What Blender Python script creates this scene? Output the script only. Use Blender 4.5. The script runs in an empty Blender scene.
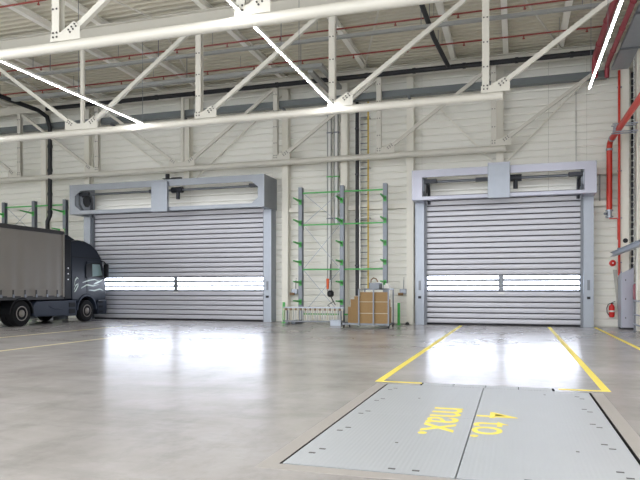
import bpy, bmesh, math, random
from mathutils import Vector, Matrix
random.seed(7)
S = bpy.context.scene
C = S.collection
PI = math.pi

# ------------------------------------------------------------------ camera, world, exposure
cam_d = bpy.data.cameras.new('camera'); cam = bpy.data.objects.new('camera', cam_d); C.objects.link(cam)
cam_d.sensor_fit = 'HORIZONTAL'; cam_d.sensor_width = 36.0; cam_d.lens = 36.0*627/640
cam_d.shift_y = 49/640; cam_d.clip_end = 500
YAW = math.atan2(195, 627)
cam.location = (0, 0, 1.5); cam.rotation_euler = (PI/2, 0, YAW)
S.camera = cam
w = bpy.data.worlds.new('fill_sky'); S.world = w; w.use_nodes = True
bg = w.node_tree.nodes['Background']; bg.inputs[0].default_value = (0.93, 0.96, 1.0, 1); bg.inputs[1].default_value = 3.5  # uniform sky, added as frontal fill for the back wall and doors
S.view_settings.view_transform = 'Standard'; S.view_settings.look = 'None'
S.view_settings.gamma = 1; S.view_settings.use_curve_mapping = False
S.view_settings.exposure = 0.18
LAMP = 145.0       # linear LED lamps
DAYLIGHT = 16.0   # daylight seen through the door windows

# ------------------------------------------------------------------ materials
def lin(c):
    return tuple(((x/255)/12.92 if x/255 <= 0.04045 else ((x/255+0.055)/1.055)**2.4) for x in c)
M = {}
def mat(name, rgb, rough=0.5, metal=0.0, var=0.06, scale=3.0, bump=0.0, bscale=40.0, spec=0.5, coat=0.0):
    m = bpy.data.materials.new(name); m.use_nodes = True
    nt = m.node_tree; b = nt.nodes['Principled BSDF']
    b.inputs['Roughness'].default_value = rough; b.inputs['Metallic'].default_value = metal
    b.inputs['Specular IOR Level'].default_value = spec
    b.inputs['Coat Weight'].default_value = coat
    tc = nt.nodes.new('ShaderNodeTexCoord'); n = nt.nodes.new('ShaderNodeTexNoise')
    n.inputs['Scale'].default_value = scale; n.inputs['Detail'].default_value = 4
    nt.links.new(tc.outputs['Object'], n.inputs['Vector'])
    r = nt.nodes.new('ShaderNodeMix'); r.data_type = 'RGBA'
    c = lin(rgb)
    r.inputs['A'].default_value = tuple(max(0, x*(1-var)) for x in c)+(1,)
    r.inputs['B'].default_value = tuple(min(1, x*(1+var)) for x in c)+(1,)
    nt.links.new(n.outputs['Fac'], r.inputs['Factor']); nt.links.new(r.outputs['Result'], b.inputs['Base Color'])
    if bump:
        n2 = nt.nodes.new('ShaderNodeTexNoise'); n2.inputs['Scale'].default_value = bscale
        nt.links.new(tc.outputs['Object'], n2.inputs['Vector'])
        bp = nt.nodes.new('ShaderNodeBump'); bp.inputs['Strength'].default_value = bump; bp.inputs['Distance'].default_value = 0.01
        nt.links.new(n2.outputs['Fac'], bp.inputs['Height']); nt.links.new(bp.outputs['Normal'], b.inputs['Normal'])
    M[name] = m; return m
def emit(name, rgb, strength):
    m = bpy.data.materials.new(name); m.use_nodes = True; nt = m.node_tree
    b = nt.nodes['Principled BSDF']; b.inputs['Base Color'].default_value = lin(rgb)+(1,)
    b.inputs['Emission Color'].default_value = lin(rgb)+(1,); b.inputs['Emission Strength'].default_value = strength
    M[name] = m; return m
mat('white_steel', (210, 207, 197), 0.38, 0, 0.03)
mat('wall_panel', (238, 237, 229), 0.42, 0, 0.025, 0.8)
mat('purlin_white', (246, 244, 236), 0.45, 0, 0.02)
mat('wall_core', (150, 148, 138), 0.8)
mat('cream_column', (236, 233, 222), 0.45, 0, 0.03)
mat('deck', (208, 203, 186), 0.5, 0, 0.03, 0.6)
mat('bolt_dark', (84, 82, 80), 0.5, 0.6)
mat('slat_metal', (196, 196, 204), 0.4, 0.25, 0.03, 1.2)
mat('rubber', (38, 38, 44), 0.7)
mat('galvanised', (160, 166, 176), 0.4, 0.5, 0.08, 5)
mat('galvanised_dark', (120, 124, 130), 0.45, 0.6, 0.1, 6)
mat('header_metal', (172, 173, 186), 0.35, 0.4, 0.05, 2)
mat('header_steel', (150, 155, 163), 0.38, 0.5, 0.1, 2.5)
mat('shaft_dark', (62, 64, 70), 0.45, 0.5)
mat('black_plastic', (22, 24, 30), 0.55)
mat('tray_grey', (150, 151, 148), 0.5, 0.1, 0.06)
mat('tray_dark', (112, 118, 120), 0.5, 0.3, 0.06)
mat('sprinkler_red', (140, 56, 46), 0.5, 0, 0.08)
mat('pipe_red', (206, 52, 36), 0.38, 0, 0.06)
mat('pipe_red_dull', (150, 58, 68), 0.45, 0, 0.06)
mat('sign_red', (214, 40, 36), 0.45)
mat('rack_green', (70, 172, 80), 0.45, 0, 0.06)
mat('rack_steel', (118, 123, 130), 0.42, 0.5, 0.08, 6)
mat('cardboard', (176, 144, 102), 0.85, 0, 0.08, 5, 0.15, 60)
mat('cardboard_edge', (150, 122, 84), 0.9, 0, 0.12, 20)
mat('ladder_yellow', (196, 166, 60), 0.5)
mat('ladder_alu', (186, 186, 182), 0.4, 0.5)
mat('orange_paint', (220, 92, 40), 0.5)
mat('white_plastic', (225, 225, 222), 0.5)
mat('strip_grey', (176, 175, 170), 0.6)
mat('beige_plastic', (205, 198, 180), 0.6)
mat('curtain', (118, 113, 106), 0.6, 0, 0.07, 1.4, 0.08, 6)
mat('curtain_edge', (120, 115, 107), 0.6, 0, 0.08, 3)
mat('dark_rail', (48, 46, 46), 0.55, 0.2)
mat('cab_paint', (22, 29, 40), 0.4, 0.0, 0.05, 2, spec=0.22)
mat('cab_trim', (13, 14, 17), 0.55, spec=0.2)
mat('skirt_paint', (40, 47, 60), 0.42, 0.0, 0.08, 3, spec=0.25)
mat('tyre', (18, 18, 20), 0.85, 0, 0.1, 20, spec=0.2)
mat('rim', (128, 122, 116), 0.45, 0.6, 0.15, 10)
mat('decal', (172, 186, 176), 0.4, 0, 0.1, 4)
mat('truck_glass', (120, 140, 140), 0.08, 0.0, 0.1, 2, spec=0.9)
mat('lamp_glass', (230, 230, 235), 0.15)
mat('amber', (230, 140, 40), 0.3)
mat('yellow_paint', (240, 220, 92), 0.55, 0, 0.07, 6)
mat('concrete_kerb', (156, 151, 146), 0.5, 0, 0.08, 4)
mat('pit_dark', (46, 46, 48), 0.8)
mat('tool_brown', (130, 100, 70), 0.7)
mat('asphalt', (120, 120, 122), 0.9)
emit('led', (252, 252, 255), LAMP)
emit('pane_daylight', (230, 238, 255), DAYLIGHT)

# polished concrete floor
m = mat('floor_concrete', (186, 182, 176), 0.3); nt = m.node_tree; b = nt.nodes['Principled BSDF']
for l in list(b.inputs['Base Color'].links): nt.links.remove(l)
tc = nt.nodes.new('ShaderNodeTexCoord')
def noise(sc, det, rough=0.6, sx=1, sy=1):
    mp = nt.nodes.new('ShaderNodeMapping'); mp.inputs['Scale'].default_value = (sx, sy, 1)
    n = nt.nodes.new('ShaderNodeTexNoise'); n.inputs['Scale'].default_value = sc; n.inputs['Detail'].default_value = det
    n.inputs['Roughness'].default_value = rough
    nt.links.new(tc.outputs['Object'], mp.inputs['Vector']); nt.links.new(mp.outputs['Vector'], n.inputs['Vector']); return n
def ramp(src, stops):
    r = nt.nodes.new('ShaderNodeValToRGB'); e = r.color_ramp.elements
    while len(e) < len(stops): e.new(0.5)
    for k, (p, c) in enumerate(stops): e[k].position = p; e[k].color = (lin(c)+(1,)) if isinstance(c, tuple) else (c, c, c, 1)
    nt.links.new(src, r.inputs['Fac']); return r
na = noise(0.45, 8, 0.62); nb = noise(1.8, 8, 0.7, 1, 0.55); nc = noise(0.9, 10, 0.75, 0.35, 1.2)
ra = ramp(na.outputs['Fac'], [(0.30, (144, 139, 136)), (0.5, (164, 160, 157)), (0.70, (182, 179, 178))])
rb = ramp(nb.outputs['Fac'], [(0.32, 0.55), (0.52, 0.97), (0.9, 1.0)])
rc = ramp(nc.outputs['Fac'], [(0.32, 0.5), (0.5, 0.95), (0.8, 1.0)])
def mul(a_, b_, f):
    x = nt.nodes.new('ShaderNodeMix'); x.data_type = 'RGBA'; x.blend_type = 'MULTIPLY'; x.inputs['Factor'].default_value = f
    nt.links.new(a_, x.inputs['A']); nt.links.new(b_, x.inputs['B']); return x.outputs['Result']
nt.links.new(mul(mul(ra.outputs['Color'], rb.outputs['Color'], 0.5), rc.outputs['Color'], 0.45), b.inputs['Base Color'])
rr = ramp(nb.outputs['Fac'], [(0.3, 0.27), (0.7, 0.2)]); nt.links.new(rr.outputs['Color'], b.inputs['Roughness'])
bp = nt.nodes.new('ShaderNodeBump'); b.inputs['Specular IOR Level'].default_value = 0.8
bp.inputs['Strength'].default_value = 0.05; bp.inputs['Distance'].default_value = 0.01
nt.links.new(noise(5, 6).outputs['Fac'], bp.inputs['Height']); nt.links.new(bp.outputs['Normal'], b.inputs['Normal'])

# ribbed steel plate of the lift
m = mat('lift_plate', (176, 180, 184), 0.42, 0.25, 0.04, 1.5); nt = m.node_tree; b = nt.nodes['Principled BSDF']
tc = nt.nodes.new('ShaderNodeTexCoord'); wv = nt.nodes.new('ShaderNodeTexWave'); wv.bands_direction = 'X'
wv.inputs['Scale'].default_value = 7.5; wv.inputs['Distortion'].default_value = 0.0
nt.links.new(tc.outputs['Object'], wv.inputs['Vector'])
bp = nt.nodes.new('ShaderNodeBump'); bp.inputs['Strength'].default_value = 0.22; bp.inputs['Distance'].default_value = 0.006
nt.links.new(wv.outputs['Fac'], bp.inputs['Height']); nt.links.new(bp.outputs['Normal'], b.inputs['Normal'])

# ------------------------------------------------------------------ mesh helpers (world coordinates; parts are stored relative to their thing)
ORG = {}
def tag(o, label=None, cat=None, group=None, kind=None):
    if label: o['label'] = label
    if cat: o['category'] = cat
    if group: o['group'] = group
    if kind: o['kind'] = kind
    return o
def thing(name, loc, label, cat, group=None, kind=None):
    o = bpy.data.objects.new(name, None); C.objects.link(o); o.location = loc
    o.empty_display_size = 0.2
    ORG[o.name] = Vector(loc); return tag(o, label, cat, group, kind)
class MB:
    def __init__(s): s.v = []; s.f = []
    def box(s, x0, x1, y0, y1, z0, z1):
        n = len(s.v)
        s.v += [(x, y, z) for z in (z0, z1) for y in (y0, y1) for x in (x0, x1)]
        s.f += [tuple(n+i for i in q) for q in ((0,2,3,1),(4,5,7,6),(0,1,5,4),(2,6,7,3),(0,4,6,2),(1,3,7,5))]
        return s
    def obox(s, a, b, wid, hei, up=(0,0,1)):           # box bar from a to b
        a = Vector(a); b = Vector(b); d = (b-a).normalized(); u = Vector(up)
        if abs(d.dot(u)) > 0.99: u = Vector((0,1,0))
        r = d.cross(u).normalized(); u = r.cross(d).normalized(); n = len(s.v)
        for p in (a, b):
            for sx, sy in ((-1,-1),(1,-1),(1,1),(-1,1)): s.v.append(tuple(p+r*(sx*wid/2)+u*(sy*hei/2)))
        s.f += [tuple(n+i for i in q) for q in ((0,1,2,3),(7,6,5,4),(0,4,5,1),(1,5,6,2),(2,6,7,3),(3,7,4,0))]
        return s
    def tube(s, pts, r, seg=10):
        pts = [Vector(p) for p in pts]; n0 = len(s.v); prev = None
        for i, p in enumerate(pts):
            d = ((pts[min(i+1, len(pts)-1)]-p).normalized() + (p-pts[max(i-1, 0)]).normalized()).normalized()
            if prev is None:
                u = Vector((0,0,1)) if abs(d.z) < 0.9 else Vector((0,1,0))
            else: u = prev
            x = d.cross(u).normalized(); u = x.cross(d).normalized(); prev = u
            rr = r[i] if isinstance(r, (list, tuple)) else r
            for k in range(seg):
                a = 2*PI*k/seg; s.v.append(tuple(p+x*(rr*math.cos(a))+u*(rr*math.sin(a))))
        for i in range(len(pts)-1):
            for k in range(seg):
                a = n0+i*seg+k; b_ = n0+i*seg+(k+1) % seg; s.f.append((a, b_, b_+seg, a+seg))
        s.f.append(tuple(n0+k for k in range(seg))[::-1]); e = n0+(len(pts)-1)*seg; s.f.append(tuple(e+k for k in range(seg)))
        return s
    def prism(s, poly, axis, t0, t1):                   # polygon extruded along an axis
        n = len(s.v); k = len(poly)
        for t in (t0, t1):
            for a, b_ in poly:
                s.v.append({'x': (t, a, b_), 'y': (a, t, b_), 'z': (a, b_, t)}[axis])
        s.f.append(tuple(range(n, n+k))[::-1]); s.f.append(tuple(range(n+k, n+2*k)))
        for i in range(k): s.f.append((n+i, n+(i+1) % k, n+k+(i+1) % k, n+k+i))
        return s
    def lathe(s, prof, c, axis='x', seg=28):            # prof: (radius, along-axis)
        n = len(s.v); c = Vector(c)
        for r, t in prof:
            for k in range(seg):
                a = 2*PI*k/seg; p = (r*math.cos(a), r*math.sin(a))
                d = {'x': (t, p[0], p[1]), 'y': (p[0], t, p[1]), 'z': (p[0], p[1], t)}[axis]
                s.v.append(tuple(c+Vector(d)))
        for i in range(len(prof)-1):
            for k in range(seg):
                a = n+i*seg+k; b_ = n+i*seg+(k+1) % seg; s.f.append((a, b_, b_+seg, a+seg))
        s.f.append(tuple(n+k for k in range(seg))[::-1]); e = n+(len(prof)-1)*seg; s.f.append(tuple(e+k for k in range(seg)))
        return s
    def ibeam(s, a, b, wid, hei, tf=0.02, tw=0.014):
        a = Vector(a); b = Vector(b); z = Vector((0,0,1))
        s.obox(a+z*(hei/2-tf/2), b+z*(hei/2-tf/2), wid, tf); s.obox(a-z*(hei/2-tf/2), b-z*(hei/2-tf/2), wid, tf)
        s.obox(a, b, tw, hei-2*tf); return s
    def mesh(s, name, origin=(0,0,0), smooth=False):
        me = bpy.data.meshes.new(name); o = Vector(origin)
        me.from_pydata([tuple(Vector(p)-o) for p in s.v], [], s.f)
        bm = bmesh.new(); bm.from_mesh(me); bmesh.ops.recalc_face_normals(bm, faces=bm.faces[:]); bm.to_mesh(me); bm.free()
        if smooth:
            me.shade_smooth()
            me.set_sharp_from_angle(angle=math.radians(38))
        return me
    def build(s, name, material, parent=None, smooth=False, bevel=0.0, origin=None):
        org = ORG[parent.name] if parent is not None else Vector(origin or (0,0,0))
        me = s.mesh(name, org, smooth); me.materials.append(M[material])
        o = bpy.data.objects.new(name, me); C.objects.link(o)
        if parent is not None: o.parent = parent
        else: o.location = org
        ORG[o.name] = org
        if bevel:
            md = o.modifiers.new('bevel', 'BEVEL'); md.width = bevel; md.segments = 2; md.limit_method = 'ANGLE'; md.angle_limit = math.radians(35)
        return o
def piece(name, me, parent, loc, scale=None):           # shared-mesh child at a world position
    o = bpy.data.objects.new(name, me); C.objects.link(o); o.parent = parent
    o.location = Vector(loc)-ORG[parent.name]
    if scale: o.scale = scale
    ORG[o.name] = ORG[parent.name]; return o
def dup(root, loc, label, group=None):
    r = root.copy(); C.objects.link(r); r.location = loc; r['label'] = label
    if group: r['group'] = group
    for ch in root.children:
        c = ch.copy(); C.objects.link(c); c.parent = r
        for g in ch.children:
            d = g.copy(); C.objects.link(d); d.parent = c
    return r

# ------------------------------------------------------------------ dimensions
YW = 27.1                       # inner face of the back wall
XR, XL, YF, ZC = 4.45, -33.9, -6.0, 11.1  # unseen open end at YF, placed to let in the frontal fill
DOOR = [(-20.2, -11.0), (-3.58, 2.49)]
DH = 5.18

# ------------------------------------------------------------------ floor
fl = MB()
hx0, hx1, hy0, hy1 = -1.935, 1.045, 5.035, 9.785
lx0, lx1, ly1 = -1.42, 0.56, 10.065
xs = [XL, hx0, lx0, lx1, hx1, XR]; ys = [YF, hy0, hy1, ly1, YW+0.4]
vid = {}
for i, x in enumerate(xs):
    for j, y in enumerate(ys): vid[i, j] = len(fl.v); fl.v.append((x, y, 0))
for i in range(5):
    for j in range(4):
        if (j == 1 and 1 <= i <= 3) or (j == 2 and i == 2): continue
        fl.f.append((vid[i,j], vid[i+1,j], vid[i+1,j+1], vid[i,j+1]))
floor = tag(fl.build('floor', 'floor_concrete'), 'polished grey concrete floor of the hall', 'floor', None, 'structure')
MB().box(hx0-0.05, hx1+0.05, hy0-0.05, ly1+0.05, -0.6, -0.55).box(hx0-0.05, hx0, hy0, ly1, -0.6, -0.001).box(hx1, hx1+0.05, hy0, ly1, -0.6, -0.001)\
    .box(hx0, hx1, hy0-0.05, hy0, -0.6, -0.001).box(hx0, hx1, ly1, ly1+0.05, -0.6, -0.001).build('pit', 'pit_dark', floor)
MB().box(hx0-0.16, hx0, hy0-0.16, hy1, -0.02, 0.003).build('kerb_strip', 'concrete_kerb', floor)
MB().box(hx1, hx1+0.16, hy0-0.16, hy1, -0.02, 0.003).build('kerb_strip', 'concrete_kerb', floor)
MB().box(hx0, hx1, hy0-0.16, hy0, -0.02, 0.003).build('kerb_strip', 'concrete_kerb', floor)

# ------------------------------------------------------------------ back wall
wb = MB()
def solid(x0, x1, z0, z1): wb.box(x0, x1, YW+0.03, YW+0.2, z0, z1)
edges = [XL, -20.45, -10.75, -3.83, 2.74, XR]
solid(edges[0], edges[1], 0, ZC); solid(edges[2], edges[3], 0, ZC); solid(edges[4], edges[5], 0, ZC)
solid(edges[1], edges[2], DH, ZC); solid(edges[3], edges[4], DH, ZC)
wall = tag(wb.build('wall_back', 'wall_core'), 'cream ribbed panel wall with two wide roller doors', 'wall', None, 'structure')
P = 0.3
pan = MB(); pr = [(0.03, 0.0), (0.03, P), (0.026, P-0.006), (0.0, P-0.06), (0.0, 0.05), (0.026, 0.006)]
pan.prism(pr, 'x', 0, 1); pm = pan.mesh('wall_panel'); pm.materials.append(M['wall_panel'])
bays = [(XL, -27.2, 0), (-27.2, -20.45, 0), (-20.45, -15.0, DH), (-15.0, -10.75, DH), (-10.75, -7.15, 0), (-7.15, -3.83, 0), (-3.83, 1.3, DH), (1.3, 2.74, DH), (2.74, XR, 0)]
for x0, x1, zb in bays:
    for k in range(37):
        if k*P < zb-0.1: continue
        piece('wall_panel', pm, wall, (x0+0.004, YW, k*P), (x1-x0-0.008, 1, 1))
def column(x, z0, z1, wdt=0.3, y0=26.72):
    MB().box(x-wdt/2, x+wdt/2, y0, y0+0.025, z0, z1).box(x-wdt/2, x+wdt/2, YW-0.03, YW+0.0, z0, z1).box(x-0.012, x+0.012, y0+0.025, YW-0.03, z0, z1).build('column', 'cream_column', wall)
for x, z0 in ((-27.2, 0), (-23.3, 0), (-20.66, 0), (-9.98, 0), (-7.2, 0), (-4.28, 0), (-15.0, 6.62), (-0.6, 6.35)):
    column(x, z0, 10.9)
MB().box(-9.83, -7.35, 26.8, YW, 4.98, 5.18).build('girt', 'cream_column', wall)
MB().box(-7.05, -4.43, 26.8, YW, 4.98, 5.18).build('girt', 'cream_column', wall)
MB().box(-27.0, -23.45, 26.8, YW, 4.98, 5.18).build('girt', 'cream_column', wall)
MB().box(-23.15, -20.81, 26.8, YW, 4.98, 5.18).build('girt', 'cream_column', wall)
for z in (4.78, 6.02): MB().box(2.92, 3.82, 26.82, YW, z, z+0.18).build('girt', 'cream_column', wall)
MB().box(3.2, 3.215, 26.9, YW, 4.96, 6.02).box(3.5, 3.515, 26.9, YW, 4.96, 6.02).build('girt_post', 'tray_grey', wall)
for xa, xb in ((-15.2, -20.5), (-14.8, -10.1), (-0.75, -4.2), (-0.45, 3.3)):
    MB().obox((xa, 26.85, 6.62), (xb, 26.85, 10.4), 0.05, 0.09, (0,1,0)).build('wall_brace', 'cream_column', wall)
MB().box(2.33, 2.345, 27.05, 27.1, 6.3, 9.7).build('panel_joint', 'tray_grey', wall)
MB().box(XL, XR, 26.93, YW, 10.75, ZC).build('eaves_beam', 'cream_column', wall)
# corner column with a round service hole and its steel kick plate stays part of the wall
cc = MB().box(3.86, 4.16, 26.35, 26.39, 0, 10.9).box(3.86, 4.16, 26.66, 26.7, 0, 10.9).box(4.0, 4.02, 26.39, 26.66, 0, 10.9).build('column', 'cream_column', wall)
MB().lathe([(0.07, -0.012), (0.09, -0.004), (0.09, 0.0)], (4.03, 26.35, 3.35), 'y', 16).build('service_hole', 'pit_dark', wall)

# ------------------------------------------------------------------ side walls
wr = tag(MB().box(XR+0.03, XR+0.2, YF, YW+0.2, 0, ZC).build('wall_right', 'wall_core'), 'pale ribbed side wall at the right edge of the hall', 'wall', None, 'structure')
pan = MB().prism([(p[0], p[1]) for p in pr], 'y', 0, 1); pr2 = pan.mesh('wall_panel'); pr2.materials.append(M['wall_panel'])
for k in range(37):
    for y0, y1 in ((14.0, 20.5), (20.5, YW)): piece('wall_panel', pr2, wr, (XR, y0+0.004, k*P), (1, y1-y0-0.008, 1))
for y in (24.6, 19.0, 11.9):
    MB().box(4.12, 4.15, y-0.15, y+0.15, 0, 10.6).box(4.42, 4.45, y-0.15, y+0.15, 0, 10.6).box(4.15, 4.42, y-0.012, y+0.012, 0, 10.6).build('column', 'cream_column', wr)
wl = tag(MB().box(XL-0.2, XL, YF, YW+0.2, 0, ZC).build('wall_left', 'wall_panel'), 'plain pale side wall beyond the parked truck', 'wall', None, 'structure')

# ------------------------------------------------------------------ ceiling: ribbed deck and purlins
ce = tag(MB().box(XL, XR+0.2, YF, YW+0.2, ZC+0.1, ZC+0.25).build('ceiling', 'deck'), 'pale ribbed metal roof deck on white purlins', 'ceiling', None, 'structure')
dk = MB(); ribs = []
for k in range(3):
    y = k*0.3; ribs += [(y, 0.0), (y+0.11, 0.0), (y+0.15, 0.09), (y+0.26, 0.09), (y+0.299, 0.0)]
top = [(p[0], p[1]+0.008) for p in ribs[::-1]]
n = len(ribs)
for x in (XL, XR):
    for y, z in ribs: dk.v.append((x, y, z))
for i in range(n-1): dk.f.append((i, i+1, n+i+1, n+i))
dm = dk.mesh('deck_sheet'); dm.materials.append(M['deck'])
y = 9.1
while y < 27.0:
    piece('deck_sheet', dm, ce, (0, y, ZC)); y += 0.9
PURL = (-30.3, -27.6, -25.0, -21.9, -19.4, -16.0, -14.05, -9.9, -6.1, -2.4, -0.35, 1.7)
for x in PURL:
    MB().ibeam((x, 4.0, 10.97), (x, 26.9, 10.97), 0.2, 0.24).build('purlin', 'purlin_white', ce)
for x, dx in ((-14.05, 2.2), (-6.1, 2.2), (-21.9, 2.2), (1.7, -2.0)):        # thin bracing rods under the deck
    MB().obox((x, 12.1, 10.8), (x+dx, 18.8, 10.8), 0.05, 0.05).build('roof_brace', 'white_steel', ce)
    MB().obox((x, 25.9, 10.8), (x+dx, 19.2, 10.8), 0.05, 0.05).build('roof_brace', 'white_steel', ce)

# ------------------------------------------------------------------ trusses
NX = [-0.82-4.676*k for k in range(7)]
ZB, ZT = 7.13, 10.62
def truss(y, label):
    t = thing('roof_truss', (-14.85, y, ZB), label, 'roof truss', 'white steel trusses spanning the hall')
    MB().tube([(-0.34, y, ZB), (-29.36, y, ZB)], 0.125, 20).build('bottom_chord', 'white_steel', t, True)
    MB().ibeam((4.3, y, ZT+0.02), (-33.8, y, ZT+0.02), 0.3, 0.42, 0.03, 0.02).build('top_chord', 'white_steel', t)
    tops = [3.86]+NX+[-33.55]
    bolts = MB()
    def bolt(x, z): bolts.lathe([(0.024, -0.015), (0.024, 0.0)], (x, y-0.112, z), 'y', 6)
    for i, x in enumerate(NX):
        if i == 3:
            MB().tube([(x, y, ZB+0.08), (x, y, ZT-0.19)], 0.085, 14).build('post', 'white_steel', t, True)
            dirs = (1, -1)
        else:
            p = MB().box(x-0.1, x+0.1, y-0.1, y-0.08, ZB+0.1, ZT-0.19).box(x-0.1, x+0.1, y+0.08, y+0.1, ZB+0.1, ZT-0.19).box(x-0.008, x+0.008, y-0.08, y+0.08, ZB+0.1, ZT-0.19)
            p.build('post', 'white_steel', t); dirs = (1,) if i < 3 else (-1,)
            for k in range(4):
                for sx in (-0.05, 0.05): bolt(x+sx, ZB+0.85+0.72*k)
            for sx in (-0.05, 0.05):
                for zz in (0.2, 0.3): bolt(x+sx, ZB+zz)
        for d in dirs:
            tx = x+4.676*d
            a = Vector((x+0.12*d, y, ZB+0.1)); b_ = Vector((tx-0.12*d, y, ZT-0.22)); dd = (b_-a).normalized()
            q = MB().obox(a+dd*0.35+Vector((0,-0.045,0)), b_+Vector((0,-0.045,0)), 0.02, 0.14, (0,1,0)).obox(a+dd*0.35, b_, 0.14, 0.02, (0,1,0))
            q = MB().obox(a+dd*0.3, b_, 0.13, 0.11, (0,1,0))
            q.build('diagonal', 'white_steel', t)
            g0 = 0.0 if i == 3 else -0.13
            g = [(x+g0*d, ZB+0.1), (x+0.68*d, ZB+0.1), (x+0.68*d, ZB+0.38), (x+0.52*d, ZB+0.52), (x+0.15*d, ZB+0.3), (x+g0*d, ZB+0.3)]
            MB().prism(g, 'y', y-0.105, y-0.085).build('gusset', 'white_steel', t)
            nrm = Vector((-dd.z, 0, dd.x))
            for k in range(3):
                for sgn in (-0.035, 0.035):
                    p = a+dd*(0.34+0.1*k)+nrm*sgn; bolt(p.x, p.z)
    # supports at both walls
    for x in (3.86, -33.55): MB().box(x-0.15, x+0.15, y-0.15, y+0.15, ZT-0.45, ZT-0.19).build('bearing', 'white_steel', t)
    bo = bolts.build('bolts', 'bolt_dark', t); bo['kind'] = 'stuff'
    return t
truss(12.15, 'white steel truss nearest the camera, its tube chord crossing the top of the picture')
truss(19.0, 'white steel truss in the middle, its chord crossing above both doors')
truss(26.1, 'cream steel truss farthest back, standing just before the back wall')

# ------------------------------------------------------------------ line lamps
def lamp(x, y0, y1, label):
    t = thing('line_lamp', (x, (y0+y1)/2, 7.29), label, 'lamp', 'LED line lamps along the hall')
    MB().box(x-0.025, x+0.025, y0, y1, 7.30, 7.37).build('housing', 'white_plastic', t)
    MB().box(x-0.02, x+0.02, y0+0.02, y1-0.02, 7.292, 7.30).build('diffuser', 'led', t)
    for ye in (y0-0.03, y1): MB().box(x-0.027, x+0.027, ye, ye+0.03, 7.28, 7.375).build('end_cap', 'white_plastic', t)
    k = y1-0.4
    while k > 10:
        MB().obox((x, k, 7.37), (x, k, 10.84), 0.012, 0.012).build('hanger_wire', 'galvanised_dark', t); k -= 3.4
lamp(2.05, -5, 19.6, 'bright LED line lamp running beside the red pipes at the right')
lamp(-5.5, -5, 19.6, 'bright LED line lamp passing over the middle truss, above the cantilever rack between the doors')
lamp(-12.5, -5, 19.6, 'bright LED line lamp running above the wide roller door')
lamp(-19.2, -5, 19.6, 'LED line lamp at the left edge, above the truck')
lamp(-26.2, -5, 19.6, 'LED line lamp beyond the truck, nearest the left side wall')

# ------------------------------------------------------------------ pipes, trays and conduits under the roof
def sprinkler(y, label):
    t = thing('sprinkler_pipe', (-14.85, y, 10.6), label, 'sprinkler pipe', 'red sprinkler pipes under the deck')
    MB().tube([(3.2, y, 10.62), (-33.5, y, 10.62)], 0.03, 8).build('pipe', 'sprinkler_red', t, True)
    x = 2.4
    while x > -28:
        h = MB().tube([(x, y, 10.60), (x, y, 10.52)], 0.022, 6).tube([(x, y, 10.52), (x, y, 10.49)], 0.045, 6).build('sprinkler_head', 'sprinkler_red', t)
        x -= 2.1
    x = 1.5
    while x > -28:
        MB().obox((x, y, 10.64), (x, y, 11.1), 0.012, 0.012).build('hanger', 'galvanised_dark', t); x -= 4.1
sprinkler(16.3, 'thin red sprinkler pipe showing in the top left corner, before the middle truss')
sprinkler(21.2, 'thin red sprinkler pipe just beyond the middle truss')
sprinkler(23.7, 'thin red sprinkler pipe nearest the back wall')
t = thing('cable_trunking', (-14.0, 20.9, 10.2), 'grey cable trunking under the deck between the two sprinkler pipes', 'trunking')
MB().box(-22.1, 2.6, 20.98, 21.12, 10.22, 10.32).build('channel', 'tray_grey', t)
for x in (2, -3, -8, -13, -18): MB().obox((x, 21.03, 10.32), (x, 21.03, 11.1), 0.02, 0.02).build('hanger', 'galvanised_dark', t)
t = thing('cable_trunking', (-14.0, 23.2, 10.2), 'grey cable trunking that bends towards the wall above the cantilever rack', 'trunking')
MB().box(-21.9, -7.1, 23.08, 23.32, 10.08, 10.22).box(-7.3, -7.1, 23.32, 26.0, 10.08, 10.22).box(-7.75, -7.55, 23.32, 26.0, 9.98, 10.08).build('channel', 'tray_grey', t)
for x in (-8, -13, -18): MB().obox((x, 23.2, 10.2), (x, 23.2, 11.1), 0.02, 0.02).build('hanger', 'galvanised_dark', t)
# grey cable tray on the wall
t = thing('cable_tray', (-12.0, 26.45, 9.7), 'long grey cable tray along the top of the back wall', 'cable tray')
MB().box(-33.0, 3.4, 26.3, 26.6, 9.66, 9.68).box(-33.0, 3.4, 26.28, 26.3, 9.66, 9.92).box(-33.0, 3.4, 26.6, 26.62, 9.66, 9.92).build('channel', 'tray_dark', t)
for x in (-27, -23.3, -19, -15, -9.98, -4.28, -0.6): MB().box(x-0.05, x+0.05, 26.3, 26.72, 9.58, 9.66).build('bracket', 'galvanised_dark', t)
# black pipes
t = thing('black_pipe', (-12.0, 25.6, 10.4), 'black pipe running along the back wall below the roof', 'pipe')
MB().tube([(3.0, 25.62, 10.42), (-22.15, 25.62, 10.42)], 0.1, 12).build('pipe', 'black_plastic', t, True)
for k in range(12): MB().tube([(2-2*k, 25.62, 10.42), (2-2*k+0.12, 25.62, 10.42)], 0.12, 12).build('coupling', 'black_plastic', t, True)
t = thing('black_pipe', (-21.9, 25.6, 5.6), 'black pipe coming down the wall behind the truck', 'pipe')
MB().tube([(-22.3, 12.0, 10.25), (-22.3, 25.2, 10.25), (-22.32, 25.85, 10.1), (-22.35, 26.1, 9.6), (-22.35, 26.1, 5.2), (-22.5, 26.1, 4.9), (-22.5, 26.1, 2.5)], 0.105, 12).build('pipe', 'black_plastic', t, True)
for z in (8.6, 7.4, 6.2, 5.3): MB().tube([(-22.35, 26.1, z), (-22.35, 26.1, z+0.14)], 0.125, 12).build('coupling', 'black_plastic', t, True)
t = thing('black_pipe', (-2.6, 22, 10.35), 'short black pipe running under the deck towards the wall above the right door', 'pipe')
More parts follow.
